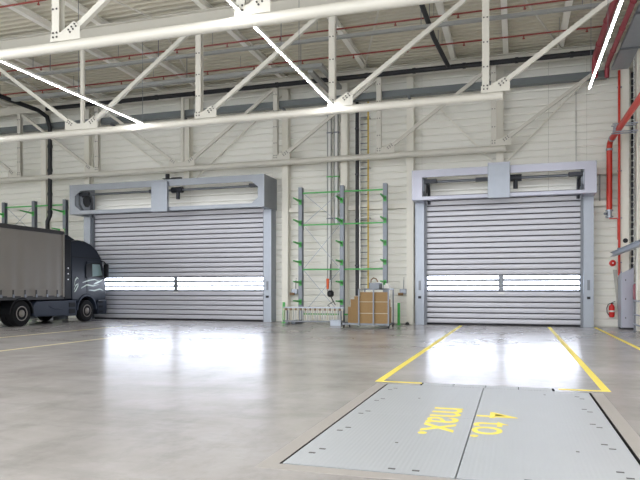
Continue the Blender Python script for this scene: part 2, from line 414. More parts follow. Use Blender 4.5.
MB().tube([(-2.9, 12.0, 10.42), (-2.75, 22.5, 10.42), (-2.55, 25.5, 10.42)], 0.085, 12).build('pipe', 'black_plastic', t, True)
for y in (21, 23.5): MB().obox((-2.72, y, 10.5), (-2.72, y, 11.1), 0.02, 0.02).build('hanger', 'galvanised_dark', t)
# red mains along the right wall
for x, z, r, lb in ((2.85, 10.15, 0.11, 'thick dull red main pipe under the roof, left of its twin'), (3.28, 9.85, 0.085, 'dull red main pipe under the roof, next to the steel tray')):
    t = thing('fire_main', (x, 18, z), lb, 'pipe', 'red fire mains under the roof')
    MB().tube([(x, 8.0, z), (x, 25.3, z), (x, 25.5, z-0.06), (x, 25.56, z-0.3), (x, 25.56, z-0.45)] if x > 3 else [(x, 8.0, z), (x, 25.2, z), (x, 25.4, z-0.06), (x, 25.45, z-0.3), (x, 25.45, z-0.75)], r, 12).build('pipe', 'pipe_red_dull', t, True)
    for k in range(8): MB().tube([(x, 10+2*k, z), (x, 10.1+2*k, z)], r*1.2, 12).build('coupling', 'pipe_red_dull', t, True)
t = thing('cable_tray', (3.85, 18, 9.9), 'galvanised cable tray under the roof beside the red mains', 'cable tray')
MB().box(3.55, 4.1, 8, 26.3, 9.9, 9.92).box(3.53, 3.55, 8, 26.3, 9.9, 10.02).box(4.1, 4.12, 8, 26.3, 9.9, 10.02).build('channel', 'galvanised', t)
for y in (12, 15, 18, 21, 24): MB().box(3.5, 4.4, y, y+0.05, 9.84, 9.9).build('bracket', 'galvanised_dark', t)
# bright red riser with elbow, valve and thin branch
t = thing('riser_pipe', (3.48, 26.45, 4.4), 'thick bright red pipe with elbow and steel valve beside the right door', 'pipe')
MB().tube([(3.48, 26.45, 4.55), (3.48, 26.45, 6.95), (3.49, 26.40, 7.12), (3.5, 26.2, 7.2), (3.52, 25.0, 7.2), (3.6, 18.0, 7.2)], 0.105, 14).build('pipe', 'pipe_red', t, True)
MB().tube([(3.48, 26.45, 6.84), (3.48, 26.45, 6.92)], 0.125, 14).tube([(3.505, 26.0, 7.2), (3.51, 25.85, 7.2)], 0.125, 14).build('coupling', 'galvanised', t, True)
for y in (24.6, 24.3): MB().box(3.3, 4.12, y-0.02, y+0.02, 7.05, 7.09).box(3.36, 3.4, y-0.02, y+0.02, 7.05, 7.36).box(3.3, 4.12, y-0.02, y+0.02, 7.32, 7.36).build('bracket', 'galvanised', t)
v = MB().tube([(3.48, 26.45, 4.25), (3.48, 26.45, 4.55)], 0.09, 14).tube([(3.48, 26.45, 4.5), (3.48, 26.45, 4.56)], 0.14, 14).tube([(3.48, 26.45, 4.26), (3.48, 26.45, 4.32)], 0.14, 14).build('valve', 'galvanised', t, True)
MB().tube([(3.36, 26.4, 4.4), (3.3, 26.3, 4.4)], 0.05, 10).build('valve_wheel', 'galvanised_dark', v, True)
MB().tube([(3.48, 26.45, 4.27), (3.5, 26.45, 4.22), (3.74, 26.45, 4.22), (3.78, 26.45, 4.18), (3.78, 26.45, 3.4)], 0.022, 8).build('branch_pipe', 'pipe_red', t, True)
t = thing('thin_pipe', (3.8, 26.3, 1.4), 'slim red vertical pipe in front of the corner column', 'pipe')
MB().tube([(3.8, 26.27, 2.02), (3.8, 26.27, 9.85)], 0.045, 10).build('pipe', 'pipe_red', t, True)
for z in (2.5, 4.2, 6.0, 7.8, 9.2): MB().box(3.74, 3.9, 26.25, 26.36, z, z+0.03).build('clip', 'galvanised', t)
# black cable chain on the right wall corner
t = thing('cable_chain', (4.27, 26.25, 0.9), 'black segmented cable chain hanging beside the corner column', 'cable chain')
z = 0.95
ck = MB().box(-0.04, 0.04, -0.04, 0.04, 0, 0.2).mesh('link'); ck.materials.append(M['black_plastic'])
while z < 9.6:
    piece('link', ck, t, (4.26, 26.3, z)); z += 0.26
MB().box(4.25, 4.27, 26.34, 26.36, 0.95, 9.8).build('wire', 'black_plastic', t)

# ------------------------------------------------------------------ roller doors
SP = 0.225
def roller_door(name, x0, x1, label, ztop, zrail, deep, motor, HM, mz, ew, eo):
    YC = 26.8; xm = (x0+x1)/2
    t = thing(name, (xm, YC, 0), label, 'roller door', 'grey spiral roller doors', 'structure')
    sl = MB(); pr = [(0.02, 0.014), (-0.022, 0.018), (-0.036, 0.034), (-0.042, 0.115), (-0.038, 0.185), (-0.026, 0.203), (0.02, 0.207)]
    sl.prism(pr, 'x', x0, x1); me = sl.mesh('slat', (xm, YC, 0)); 
    for v_ in me.vertices: v_.co.y = v_.co.y + YC
    me.materials.append(M['slat_metal'])
    pm_ = MB().box(x0, xm-0.1, YC-0.012, YC+0.012, 0.062, 0.178).mesh('pane', (xm, YC, 0)); pm_.materials.append(M['pane_daylight'])
    pn_ = MB().box(xm+0.1, x1, YC-0.012, YC+0.012, 0.062, 0.178).mesh('pane', (xm, YC, 0)); pn_.materials.append(M['pane_daylight'])
    fr = MB().box(x0, x1, YC-0.03, YC+0.02, 0.0, 0.062).box(x0, x1, YC-0.03, YC+0.02, 0.178, 0.225).box(xm-0.1, xm+0.1, YC-0.04, YC+0.02, 0.0, 0.225).box(x0, x0+0.05, YC-0.03, YC+0.02, 0, 0.225).box(x1-0.05, x1, YC-0.03, YC+0.02, 0, 0.225)
    fm = fr.mesh('window_slat', (xm, YC, 0)); fm.materials.append(M['galvanised_dark'])
    for k in range(24):
        z = 0.06+k*SP
        if 6 <= k <= 8:
            ws = piece('window_slat', fm, t, (xm, YC, z)); 
            for q in (pm_, pn_):
                o = bpy.data.objects.new('pane', q); C.objects.link(o); o.parent = ws
        else: piece('slat', me, t, (xm, YC, z))
    zt = 0.06+24*SP
    MB().box(x0, x1, YC-0.004, YC+0.018, 0.0, 0.06+6*SP).box(x0, x1, YC-0.004, YC+0.018, 0.06+9*SP, zt).build('hinge_sheet', 'rubber', t)
    MB().box(x0-0.02, x1+0.02, YC-0.05, YC+0.05, 0.0, 0.07).build('bottom_seal', 'rubber', t)
    MB().box(xm-0.13, xm+0.13, YC-0.06, YC-0.045, 0.06+6*SP-0.10, 0.06+6*SP-0.05).build('door_label', 'white_plastic', t)
    for s_, xa in ((-1, x0), (1, x1)):
        xo = xa+s_*0.44
        a_, b_ = sorted((xa+s_*0.07, xo))
        p = MB().box(a_, b_, YC-0.3, YW-0.0, 0, zrail).build('guide_post', 'galvanised', t)
        c_, d_ = sorted((xa-s_*0.02, xa+s_*0.07))
        MB().box(c_, d_, YC-0.14, YC-0.07, 0, zrail).box(c_, d_, YC+0.06, YC+0.1, 0, zrail).build('guide_rail', 'galvanised_dark', p)
        MB().box((a_+b_)/2-0.05, (a_+b_)/2+0.05, YC-0.31, YC-0.3, 1.45, 1.85).build('cover_plate', 'galvanised_dark', p)
        MB().box((a_+b_)/2-0.06, (a_+b_)/2+0.06, YC-0.36, YC-0.3, 1.1, 1.2).build('light_sensor', 'black_plastic', p)
    yf = YC-deep; xo0, xo1 = x0-eo, x1+eo
    MB().box(xo0+ew, xo1-ew, yf, yf+0.06, ztop-0.3, ztop).box(xo0+ew, xo1-ew, yf+0.06, yf+0.24, ztop-0.02, ztop).build('top_rail', HM, t)
    MB().box(xo0+ew, xo1-ew, yf, yf+0.06, zrail, zrail+(0.17 if deep > 1.26 else 0.13)).box(xo0+ew, xo1-ew, yf+0.06, yf+0.3, zrail, zrail+0.02).build('bottom_rail', HM, t)
    for s_, xa in ((1, xo0), (-1, xo1)):
        a_, b_ = sorted((xa, xa+s_*ew))
        e = MB().box(a_, b_, yf-0.005, YW-0.05, zrail, ztop).build('end_box', HM, t)
        xi = xa+s_*ew
        # corner braces
        xb = xi+s_*0.3
        if deep > 1.26: MB().prism([(xi, ztop-0.3), (xb, ztop-0.3), (xi, ztop-0.55)], 'y', yf+0.01, yf+0.03).prism([(xi, zrail+0.17), (xb, zrail+0.17), (xi, zrail+0.42)], 'y', yf+0.01, yf+0.03).build('corner_brace', HM, e)
        # octagonal spiral bracket on the inner face
        R = (ztop-zrail)*0.5; yc = (yf+YW)/2; zc_ = (ztop+zrail)/2
        for j, (rr, mm) in enumerate(((R, 'galvanised'), (R*0.84, 'galvanised_dark'), (R*0.66, 'galvanised'), (R*0.4, 'shaft_dark'))):
            poly = [(yc+rr*math.cos(PI/8+k*PI/4), zc_+rr*math.sin(PI/8+k*PI/4)) for k in range(8)]
            ta, tb = sorted((xi, xi+s_*(0.03+0.02*j)))
            MB().prism(poly, 'x', ta, tb).build('spiral_plate', mm, e)
        # guide hook curling up from the rail
        hk = [(xi+s_*0.13, YC-0.1, zrail-0.05), (xi+s_*0.13, YC-0.14, ztop-0.75), (xi+s_*0.13, YC-0.24, ztop-0.5), (xi+s_*0.13, YC-0.5, ztop-0.4), (xi+s_*0.13, yf+0.4, ztop-0.5)]
        MB().tube(hk, 0.06, 8).build('curve_track', 'shaft_dark', e, True)
        MB().box(min(xi, xi+s_*0.55), max(xi, xi+s_*0.55), yf+0.25, yf+0.45, ztop-0.5, ztop-0.34).build('bearing_block', 'shaft_dark', e, bevel=0.02)
    MB().tube([(xo0+0.45, yf+0.5, ztop-0.42), (xo1-0.45, yf+0.5, ztop-0.42)], 0.055, 12).build('drive_shaft', 'galvanised_dark', t, True)
    mb = MB().box(motor-0.42, motor+0.42, yf-0.16, yf-0.01, zrail-0.06, ztop+mz).build('motor_box', 'galvanised', t, bevel=0.015)
    MB().box(motor-0.41, motor+0.41, yf-0.17, yf-0.155, ztop+mz-0.04, ztop+mz+0.01).build('motor_lid', HM, mb)
    MB().tube([(motor+0.3, yf+0.5, ztop-0.42), (motor+0.85, yf+0.5, ztop-0.42)], 0.14, 14).tube([(motor+0.62, yf+0.48, ztop-0.5), (motor+0.62, yf+0.48, ztop-0.85)], 0.09, 12).build('motor', 'shaft_dark', mb, True)
    MB().box(motor-0.42-0.5, motor-0.3, yf+0.43, yf+0.57, ztop-0.5, ztop-0.34).build('coupling', 'shaft_dark', mb)
    return t
roller_door('door_1', -20.2, -11.0, 'very wide grey slatted roller door next to the truck', 6.55, 5.12, 1.28, -15.65, 'header_steel', -0.1, 0.3, 0.5)
roller_door('door_2', -3.58, 2.49, 'narrower grey slatted roller door at the end of the yellow floor lines', 6.33, 5.12, 1.25, -0.6, 'header_metal', 0.1, 0.42, 0.44)
t = thing('warning_beacon', (-15.2, 25.7, 6.6), 'small black beacon on top of the wide door header', 'beacon')
MB().box(-15.62, -15.22, 25.6, 25.85, 6.6, 6.63).build('base', 'black_plastic', t)
MB().tube([(-15.42, 25.72, 6.63), (-15.42, 25.72, 6.84)], 0.1, 12).build('dome', 'black_plastic', t, True)
MB().box(-15.2, -14.7, 25.66, 25.8, 6.6, 6.66).build('cable_box', 'black_plastic', t)

# ------------------------------------------------------------------ lift platform let into the floor
px0, px1, py0, py1 = -1.91, 1.01, 5.06, 9.76
t = thing('lift_platform', (-0.45, 7.4, 0), 'grey steel loading platform let into the floor, painted 4 to. max.', 'platform')
xm, ym = -0.45, 7.42
for a_, b_ in ((px0, xm-0.006), (xm+0.006, px1)):
    for c_, d_ in ((py0, ym-0.003), (ym+0.003, py1)):
        MB().box(a_, b_, c_, d_, -0.03, 0.004).build('plate', 'lift_plate', t)
MB().box(px0, px1, py0, py1, -0.3, -0.04).build('frame', 'pit_dark', t)
lw = (0.53+1.39)/4
for k in range(4):
    MB().box(-1.39+k*lw+0.006, -1.39+(k+1)*lw-0.006, py1+0.015, 10.04, -0.03, 0.004).build('lip_plate', 'lift_plate', t)
MB().box(-1.39, 0.53, py1-0.02, 10.04, -0.3, -0.035).build('lip_frame', 'pit_dark', t)
sm = MB().box(-0.03, 0.03, -0.015, 0.015, 0, 0.003).mesh('slot'); sm.materials.append(M['bolt_dark'])
for y in (9.2, 8.25, 7.35, 6.4, 5.45):
    for xa, s_ in ((px0, 1), (px1, -1)):
        piece('slot', sm, t, (xa+s_*0.14, y, 0.004)); piece('slot', sm, t, (xa+s_*0.19, y+0.16, 0.004))
for x in (-0.98, -0.78, 0.1, 0.3): piece('slot', sm, t, (x, 5.16, 0.004))
for x, y in ((-1.1, 6.05), (0.55, 6.2), (-1.25, 8.6), (0.4, 9.4)): piece('lifting_hole', sm, t, (x, y, 0.004), (0.5, 0.9, 1))
def lettering(txt, x0, x1, yA, yB):      # reads towards the camera, letter tops to the right
    cu = bpy.data.curves.new('text', 'FONT'); cu.body = txt; cu.offset = 0.002; cu.extrude = 0.0015
    o = bpy.data.objects.new('lettering', cu); C.objects.link(o)
    bpy.context.view_layer.update()
    me = bpy.data.meshes.new_from_object(o.evaluated_get(bpy.context.evaluated_depsgraph_get()))
    C.objects.unlink(o); bpy.data.objects.remove(o)
    X = [v_.co.x for v_ in me.vertices]; Y = [v_.co.y for v_ in me.vertices]
    ax, bx, ay, by = min(X), max(X), min(Y), max(Y)
    for v_ in me.vertices:
        u = (v_.co.x-ax)/(bx-ax); w_ = (v_.co.y-ay)/(by-ay); z = v_.co.z
        v_.co = (x0+(x1-x0)*w_, yA+(yB-yA)*u, 0.0055+z)
    for v_ in me.vertices: v_.co -= ORG[t.name]
    me.materials.clear(); me.materials.append(M['yellow_paint'])
    o = bpy.data.objects.new('lettering', me); C.objects.link(o); o.parent = t; return o
lettering('max.', -0.97, -0.61, 8.0, 6.5)['label'] = 'yellow painted word max.'
lettering('4 to.', -0.44, 0.03, 7.88, 6.52)['label'] = 'yellow painted marking 4 to.'

# yellow floor lines
mat('yellow_worn', (188, 176, 122), 0.5, 0, 0.25, 3)
def line(label, *boxes, mm='yellow_paint'):
    q = MB()
    for b_ in boxes: q.box(*b_, -0.004, 0.0025)
    cx = (boxes[0][0]+boxes[0][1])/2; cy = (boxes[0][2]+boxes[0][3])/2
    return tag(q.build('floor_marking', mm, origin=(cx, cy, 0)), label, 'floor marking', 'yellow lines painted on the floor')
line('yellow floor line from the right door to the left corner of the lift platform', (-2.17, -2.05, 9.98, 26.2), (-2.05, -1.42, 9.98, 10.07))
line('yellow floor line from the right door to the right corner of the lift platform', (1.22, 1.34, 9.98, 26.2), (0.62, 1.22, 9.98, 10.07))
line('yellow floor line along the right wall below the fire extinguisher', (2.92, 3.04, 12, 26.6))
line('yellow floor line on the left, nearer the camera, running to the wide door', (-11.95, -11.82, 6, 16.5), mm='yellow_worn')
line('yellow floor line on the left just beside the truck', (-15.2, -15.08, 6, 22.5), mm='yellow_worn')

# ------------------------------------------------------------------ cantilever racks
def rack(x0):
    t = thing('cantilever_rack', (x0+1.9, 26.3, 0), '', 'rack')
    for k in range(3):
        x = x0+1.9*k
        u = MB().box(x-0.09, x+0.09, 26.22, 26.25, 0, 6.0).box(x-0.09, x+0.09, 26.4, 26.43, 0, 6.0).box(x-0.015, x+0.015, 26.25, 26.4, 0, 6.0).build('upright', 'rack_steel', t)
        MB().box(x-0.09, x+0.09, 25.3, 26.22, 0.0, 0.16).build('foot', 'rack_steel', u)
        for z in (5.36, 4.43, 3.48, 2.67, 1.78, 0.95):
            MB().prism([(26.22, z-0.05), (26.22, z+0.05), (25.35, z+0.07), (25.35, z+0.02)], 'x', x-0.028, x+0.028).box(x-0.06, x+0.06, 26.19, 26.22, z-0.14, z+0.1).build('arm', 'rack_green', t)
    for k in range(2):
        xa = x0+1.9*k+0.09; xb = xa+1.72
        for z in (5.74, 4.33, 2.36, 0.4): MB().box(xa, xb, 26.28, 26.34, z-0.03, z+0.03).build('rail', 'rack_green', t)
        if k == 0:
            for z0, z1 in ((0.4, 2.36), (2.36, 4.33), (4.33, 5.74)):
                MB().obox((xa, 26.33, z0), (xb, 26.33, z1), 0.018, 0.018).build('cross_wire', 'galvanised', t)
                MB().obox((xa, 26.37, z1), (xb, 26.37, z0), 0.018, 0.018).build('cross_wire', 'galvanised', t)
    return t
r1 = rack(-9.07); r1['label'] = 'tall cantilever rack with green arms between the two doors'
r1['group'] = 'green-armed cantilever racks'
dup(r1, (-23.5, 26.3, 0), 'cantilever rack with green arms behind the truck', 'green-armed cantilever racks')

# hanging-rod stand below the rack
t = thing('rod_stand', (-8.2, 25.0, 0), 'low steel stand with a row of hanging pale rods below the cantilever rack', 'stand')
YS = 25.05
MB().obox((-9.4, YS, 0.72), (-6.75, YS, 0.72), 0.16, 0.05).build('top_rail', 'galvanised', t)
MB().obox((-9.4, YS, 0.14), (-6.75, YS, 0.14), 0.2, 0.05).build('bottom_rail', 'galvanised_dark', t)
for x in (-9.25, -6.95): MB().box(x-0.03, x+0.03, YS-0.03, YS+0.03, 0.03, 0.72).box(x-0.04, x+0.04, YS-0.25, YS+0.25, 0, 0.04).build('leg', 'galvanised_dark', t)
for k in range(25):
    x = -9.36+k*0.107; q = random.uniform(-0.03, 0.05)
    o = MB().tube([(x, YS-0.11, 0.2+q), (x, YS-0.11, 0.62)], 0.022, 6).build('rod', 'ladder_alu' if k % 3 else 'beige_plastic', t)
    MB().box(x-0.03, x+0.03, YS-0.145, YS-0.07, 0.6, 0.69).build('grip', 'tool_brown' if k % 2 else 'beige_plastic', o)
tag(MB().box(-7.2, -6.75, 24.55, 24.75, 0, 0.24).box(-7.2, -6.75, 24.53, 24.55, 0.16, 0.2).build('parts_bin', 'galvanised', origin=(-7, 24.65, 0), bevel=0.015), 'small light grey bin at the foot of the middle rack upright', 'bin')
for x, lb in ((-9.72, 'short green post beside the wide door'), (-4.62, 'short green post between the cardboard trolley and the right door')):
    t = thing('green_post', (x, 25.9, 0), lb, 'post', 'short green floor posts')
    MB().box(x-0.05, x+0.05, 25.85, 25.95, 0.01, 0.92).build('post', 'rack_green', t, bevel=0.008)
    MB().box(x-0.09, x+0.09, 25.81, 25.99, 0, 0.015).build('base_plate', 'rack_green', t)
tag(MB().tube([(-4.3, 26.1, 0.0), (-4.3, 26.1, 0.1)], [0.09, 0.07], 12).tube([(-4.3, 26.1, 0.1), (-4.3, 26.1, 0.13)], 0.03, 8).build('floor_stop', 'black_plastic', origin=(-4.3, 26.1, 0)), 'small black stopper on the floor beside the right door', 'stopper')
# control boxes on the wall
for x, lb in ((-9.55, 'small grey socket box on the wall beside the wide door'), (-4.6, 'small grey socket box on the wall left of the right door')):
    t = thing('socket_box', (x, 26.85, 1.3), lb, 'socket box', 'wall socket boxes')
    MB().box(x-0.14, x+0.14, 26.78, 27.08, 1.28, 1.5).build('body', 'galvanised', t, bevel=0.02)
    MB().box(x-0.2, x+0.02, 26.7, 26.8, 1.22, 1.34).build('plug', 'tool_brown', t, bevel=0.015)
    MB().box(x-0.17, x+0.17, 27.02, 27.1, 1.25, 1.95).build('back_plate', 'wall_panel', t)
    MB().tube([(x, 26.95, 1.5), (x, 27.0, 1.8), (x, 27.05, 2.0)], 0.015, 6).build('cable', 'galvanised_dark', t)
# vertical conduits
for x, zb, lb in ((-7.86, 1.4, 'left and longer of two grey conduits running down the wall'), (-7.55, 4.35, 'right and shorter of two grey conduits running down the wall')):
    t = thing('conduit', (x, 26.6, zb), lb, 'conduit', 'grey wall conduits')
    MB().box(x-0.1, x-0.06, 26.64, 26.72, zb, 10.0).box(x+0.06, x+0.1, 26.64, 26.72, zb, 10.0).build('side_channel', 'tray_grey', t)
    MB().box(x-0.06, x+0.06, 26.67, 26.71, zb, 10.0).build('cover', 'white_plastic', t)
    for z in (4.6, 6.45, 8.4): 
        if z > zb: MB().box(x-0.12, x+0.12, 26.63, 26.8, z, z+0.05).build('clamp', 'rack_green' if z == 6.45 else 'galvanised_dark', t)
t = thing('crane_pendant', (-7.72, 26.1, 1.2), 'orange pendant control with black knob hanging before the wall', 'pendant control')
MB().tube([(-7.75, 26.5, 2.6), (-7.75, 26.42, 2.2), (-7.75, 26.4, 1.9)], 0.02, 8).build('cable', 'black_plastic', t, True)
MB().tube([(-7.75, 26.05, 1.5), (-7.75, 26.05, 1.95)], [0.055, 0.065], 12).build('body', 'orange_paint', t, True)
MB().tube([(-7.72, 26.38, 1.15), (-7.72, 26.38, 1.22), (-7.72, 26.38, 1.36), (-7.72, 26.38, 1.44)], [0.08, 0.15, 0.15, 0.08], 14).build('knob', 'black_plastic', t, True)
MB().tube([(-7.7, 26.38, 1.15), (-7.6, 26.38, 0.95), (-7.85, 26.36, 0.78), (-7.75, 26.36, 0.74)], 0.022, 8).tube([(-7.68, 26.38, 1.12), (-7.5, 26.38, 0.8)], 0.02, 8).build('loose_strap', 'black_plastic', t, True)
# ladder and black cable duct
t = thing('wall_ladder', (-6.3, 26.7, 1.5), 'tall wall ladder with a yellow side rail above the cardboard trolley', 'ladder')
MB().box(-6.14, -6.08, 26.68, 26.74, 1.5, 9.66).build('side_rail', 'ladder_yellow', t)
MB().box(-6.5, -6.45, 26.68, 26.74, 1.5, 9.66).build('side_rail', 'ladder_alu', t)
z = 1.7
rm = MB().tube([(0, 0, 0), (0.33, 0, 0)], 0.018, 6).mesh('rung'); rm.materials.append(M['galvanised_dark'])
while z < 9.6: piece('rung', rm, t, (-6.46, 26.71, z)); z += 0.28
for z in (2.4, 4.6, 6.8, 9.0): MB().box(-6.5, -6.08, 26.74, YW, z, z+0.04).build('wall_bracket', 'ladder_alu', t)
t = thing('cable_duct', (-6.62, 26.75, 1.2), 'black vertical cable duct left of the wall ladder', 'cable duct')
MB().box(-6.68, -6.55, 26.7, 26.84, 1.2, 9.7).build('duct', 'black_plastic', t)
for z in (2.5, 4.5, 6.5, 8.5): MB().box(-6.7, -6.53, 26.69, YW, z, z+0.06).build('strap', 'shaft_dark', t)

# ------------------------------------------------------------------ cardboard trolley
t = thing('sheet_trolley', (-5.4, 23.6, 0), 'grey steel trolley holding upright cardboard sheets', 'trolley')
tx0, tx1, ty0, ty1 = -6.33, -4.52, 23.35, 24.35
MB().box(tx0-0.08, tx1, ty0, ty0+0.05, 0.13, 0.19).box(tx0-0.08, tx1, ty1-0.05, ty1, 0.13, 0.19).box(tx0-0.08, tx0-0.03, ty0, ty1, 0.13, 0.19).box(tx1-0.05, tx1, ty0, ty1, 0.13, 0.19).box(tx0, tx1, ty0+0.05, ty1-0.05, 0.14, 0.165).build('base_frame', 'rack_steel', t)
for x in (-5.70, -5.13): MB().box(x-0.025, x+0.025, ty0-0.05, ty0, 0.1, 1.5).build('post', 'rack_steel', t)
for x in (-4.56,): MB().box(x-0.025, x+0.025, ty0-0.03, ty0+0.02, 0.1, 1.52).build('post', 'rack_steel', t)
for x in (-5.70, -4.56): MB().box(x-0.025, x+0.025, ty1-0.05, ty1, 0.13, 1.52).build('post', 'rack_steel', t)
MB().box(-5.72, -4.53, ty1-0.05, ty1, 1.47, 1.52).box(-5.72, -5.68, ty0, ty1, 1.47, 1.5).box(-4.58, -4.53, ty0, ty1, 1.47, 1.52).build('top_frame', 'rack_steel', t)
for x in (tx0, tx1-0.06):
    for y in (ty0+0.05, ty1-0.08):
        MB().lathe([(0.05, -0.02), (0.06, -0.01), (0.06, 0.01), (0.05, 0.02)], (x+0.02, y, 0.06), 'x', 14).box(x-0.02, x+0.06, y-0.02, y+0.02, 0.09, 0.13).build('caster', 'black_plastic', t, True)
def sheets(x0, x1, h, ya, yb, label):
    q = thing('cardboard_pack', ((x0+x1)/2, (ya+yb)/2, 0.17), label, 'cardboard', 'packs of cardboard on the trolley')
    n = max(2, int((yb-ya)/0.03)); y = ya
    for k in range(n):
        dy = (yb-ya)/n; jz = random.uniform(0, 0.012); jx = random.uniform(0, 0.012)
        MB().box(x0+jx, x1-jx, y+0.001, y+dy-0.001, 0.168, h-jz).build('sheet', 'cardboard' if k % 4 else 'cardboard_edge', q); y += dy
sheets(-5.68, -4.6, 1.38, ty0+0.06, ty0+0.34, 'large pack of cardboard sheets at the front of the trolley')
for z in (0.55, 0.98):
    pass
sheets(-5.98, -4.6, 1.22, ty0+0.36, ty0+0.5, 'second cardboard pack, a step lower behind the large front pack')
sheets(-6.17, -4.6, 1.1, ty0+0.52, ty0+0.66, 'third cardboard pack, two steps lower on the trolley')
sheets(-6.33, -4.6, 0.8, ty0+0.70, ty0+0.86, 'lowest cardboard pack, standing at the left end of the trolley')
MB().box(-5.68, -4.6, ty0+0.04, ty0+0.055, 0.56, 0.58).box(-5.68, -4.6, ty0+0.04, ty0+0.055, 1.0, 1.02).build('strap', 'beige_plastic', t)
t = thing('tool_basket', (-5.05, 23.8, 1.52), 'small grey tool basket with a brown handle on the cardboard trolley', 'basket')
bx0, bx1, by0, by1 = -5.4, -4.98, 23.72, 24.28
MB().box(bx0, bx1, by0, by0+0.02, 1.52, 1.74).box(bx0, bx1, by1-0.02, by1, 1.52, 1.74).box(bx0, bx0+0.02, by0, by1, 1.52, 1.74).box(bx1-0.02, bx1, by0, by1, 1.52, 1.74).box(bx0, bx1, by0, by1, 1.5, 1.53).build('tub', 'galvanised_dark', t)
MB().tube([(bx0+0.04, 23.9, 1.72), (bx0+0.05, 23.9, 1.85), (bx0+0.14, 23.9, 1.93), (bx0+0.24, 23.9, 1.9), (bx0+0.32, 23.9, 1.78)], 0.024, 8).build('handle', 'tool_brown', t, True)
tag(MB().box(-4.9, -4.68, ty1-0.2, ty1, 1.52, 1.66).box(-4.85, -4.72, ty1-0.15, ty1-0.04, 1.66, 1.72).build('carton', 'white_plastic', origin=(-4.8, ty1-0.1, 1.52), bevel=0.01), 'small white carton beside the tool basket', 'carton')

# ------------------------------------------------------------------ right corner: extinguisher, alarm, guard, rails
t = thing('fire_extinguisher', (3.63, 26.95, 0.45), 'red fire extinguisher hanging on the wall right of the door', 'fire extinguisher')
x, y = 3.63, 26.93
MB().lathe([(0.05, 0.38), (0.09, 0.40), (0.105, 0.46), (0.105, 0.78), (0.09, 0.85), (0.04, 0.89), (0.035, 0.92)], (x, y, 0), 'z', 18).build('cylinder', 'sign_red', t, True)
MB().box(x-0.04, x+0.06, y-0.03, y+0.03, 0.92, 0.95).obox((x-0.02, y, 0.95), (x+0.13, y, 1.02), 0.03, 0.02).build('lever', 'black_plastic', t)
MB().tube([(x-0.03, y, 0.93), (x-0.13, y-0.02, 0.9), (x-0.18, y-0.02, 0.75), (x-0.17, y-0.02, 0.58), (x-0.1, y-0.04, 0.47)], 0.018, 8).build('hose', 'black_plastic', t, True)
MB().box(x-0.03, x+0.03, y+0.09, YW, 0.55, 0.85).build('wall_bracket', 'galvanised_dark', t)
MB().lathe([(0.106, 0.6), (0.106, 0.66)], (x, y, 0), 'z', 18).build('label_band', 'white_plastic', t, True)
t = thing('alarm_sounder', (3.68, 27.0, 2.45), 'round red alarm sounder on the wall above the fire extinguisher', 'alarm')
MB().lathe([(0.05, -0.14), (0.1, -0.12), (0.13, -0.05), (0.13, 0.0)], (3.68, YW, 2.52), 'y', 18).build('horn', 'sign_red', t, True)
MB().lathe([(0.025, -0.15), (0.03, -0.14)], (3.68, YW, 2.52), 'y', 12).build('lens', 'lamp_glass', t, True)
MB().box(3.52, 3.84, 27.06, 27.1, 2.36, 2.68).build('base', 'wall_panel', t)
tag(MB().prism([(3.65, 2.25), (3.79, 2.25), (3.99, 0.0), (3.89, 0.0)], 'y', 26.74, 26.77).build('slanted_strip', 'strip_grey', origin=(3.7, 26.7, 0.1)), 'slanted grey strip between fire extinguisher and corner column', 'strip')  # thin grey wedge set slantwise just before the wall
t = thing('column_guard', (4.0, 25.9, 0), 'pale grey steel guard box round the foot of the corner column', 'guard')
MB().prism([(25.55, 0.06), (26.3, 0.06), (26.3, 1.95), (25.55, 2.15)], 'x', 3.76, 3.8).build('side_panel', 'galvanised', t)
MB().prism([(3.8, 0.06), (4.2, 0.06), (4.2, 2.3), (3.8, 2.1)], 'y', 25.55, 25.58).build('front_panel', 'header_metal', t)
MB().box(3.78, 4.22, 25.52, 26.32, 0.0, 0.07).build('base', 'rubber', t)
for z in (0.4, 1.1, 1.8): MB().box(3.9, 3.93, 25.54, 25.555, z, z+0.06).build('bolt', 'bolt_dark', t)
t = thing('overhead_rail', (3.55, 22, 2.8), 'grey steel rail reaching towards the camera at the right edge', 'rail')
MB().ibeam((3.56, 17.0, 2.9), (3.56, 26.2, 2.82), 0.16, 0.16).build('beam', 'galvanised', t)
for y in (18.0, 21.5, 25.0): MB().box(3.56, 4.44, y-0.05, y+0.05, 2.92, 3.0).build('bracket', 'galvanised_dark', t)
t = thing('safety_railing', (4.1, 24.0, 0), 'grey steel railing at the right edge beside the column guard', 'railing')
for y in (24.4, 22.9, 21.4): MB().box(4.0, 4.06, y-0.03, y+0.03, 0, 1.12).box(3.96, 4.1, y-0.08, y+0.08, 0, 0.015).build('post', 'galvanised_dark', t)
for z in (0.25, 0.6, 1.08): MB().tube([(4.03, 21.3, z), (4.03, 24.6, z)], 0.028, 10).build('rail', 'galvanised', t, True)
t = thing('hose_cabinet', (4.3, 25.1, 1.0), 'dark red hose box at the right edge above the railing', 'hose box')
MB().box(4.16, 4.44, 25.0, 25.4, 1.1, 1.7).build('body', 'pipe_red_dull', t, bevel=0.02)
MB().box(4.13, 4.16, 25.03, 25.37, 1.14, 1.66).build('door', 'pipe_red_dull', t, bevel=0.008)

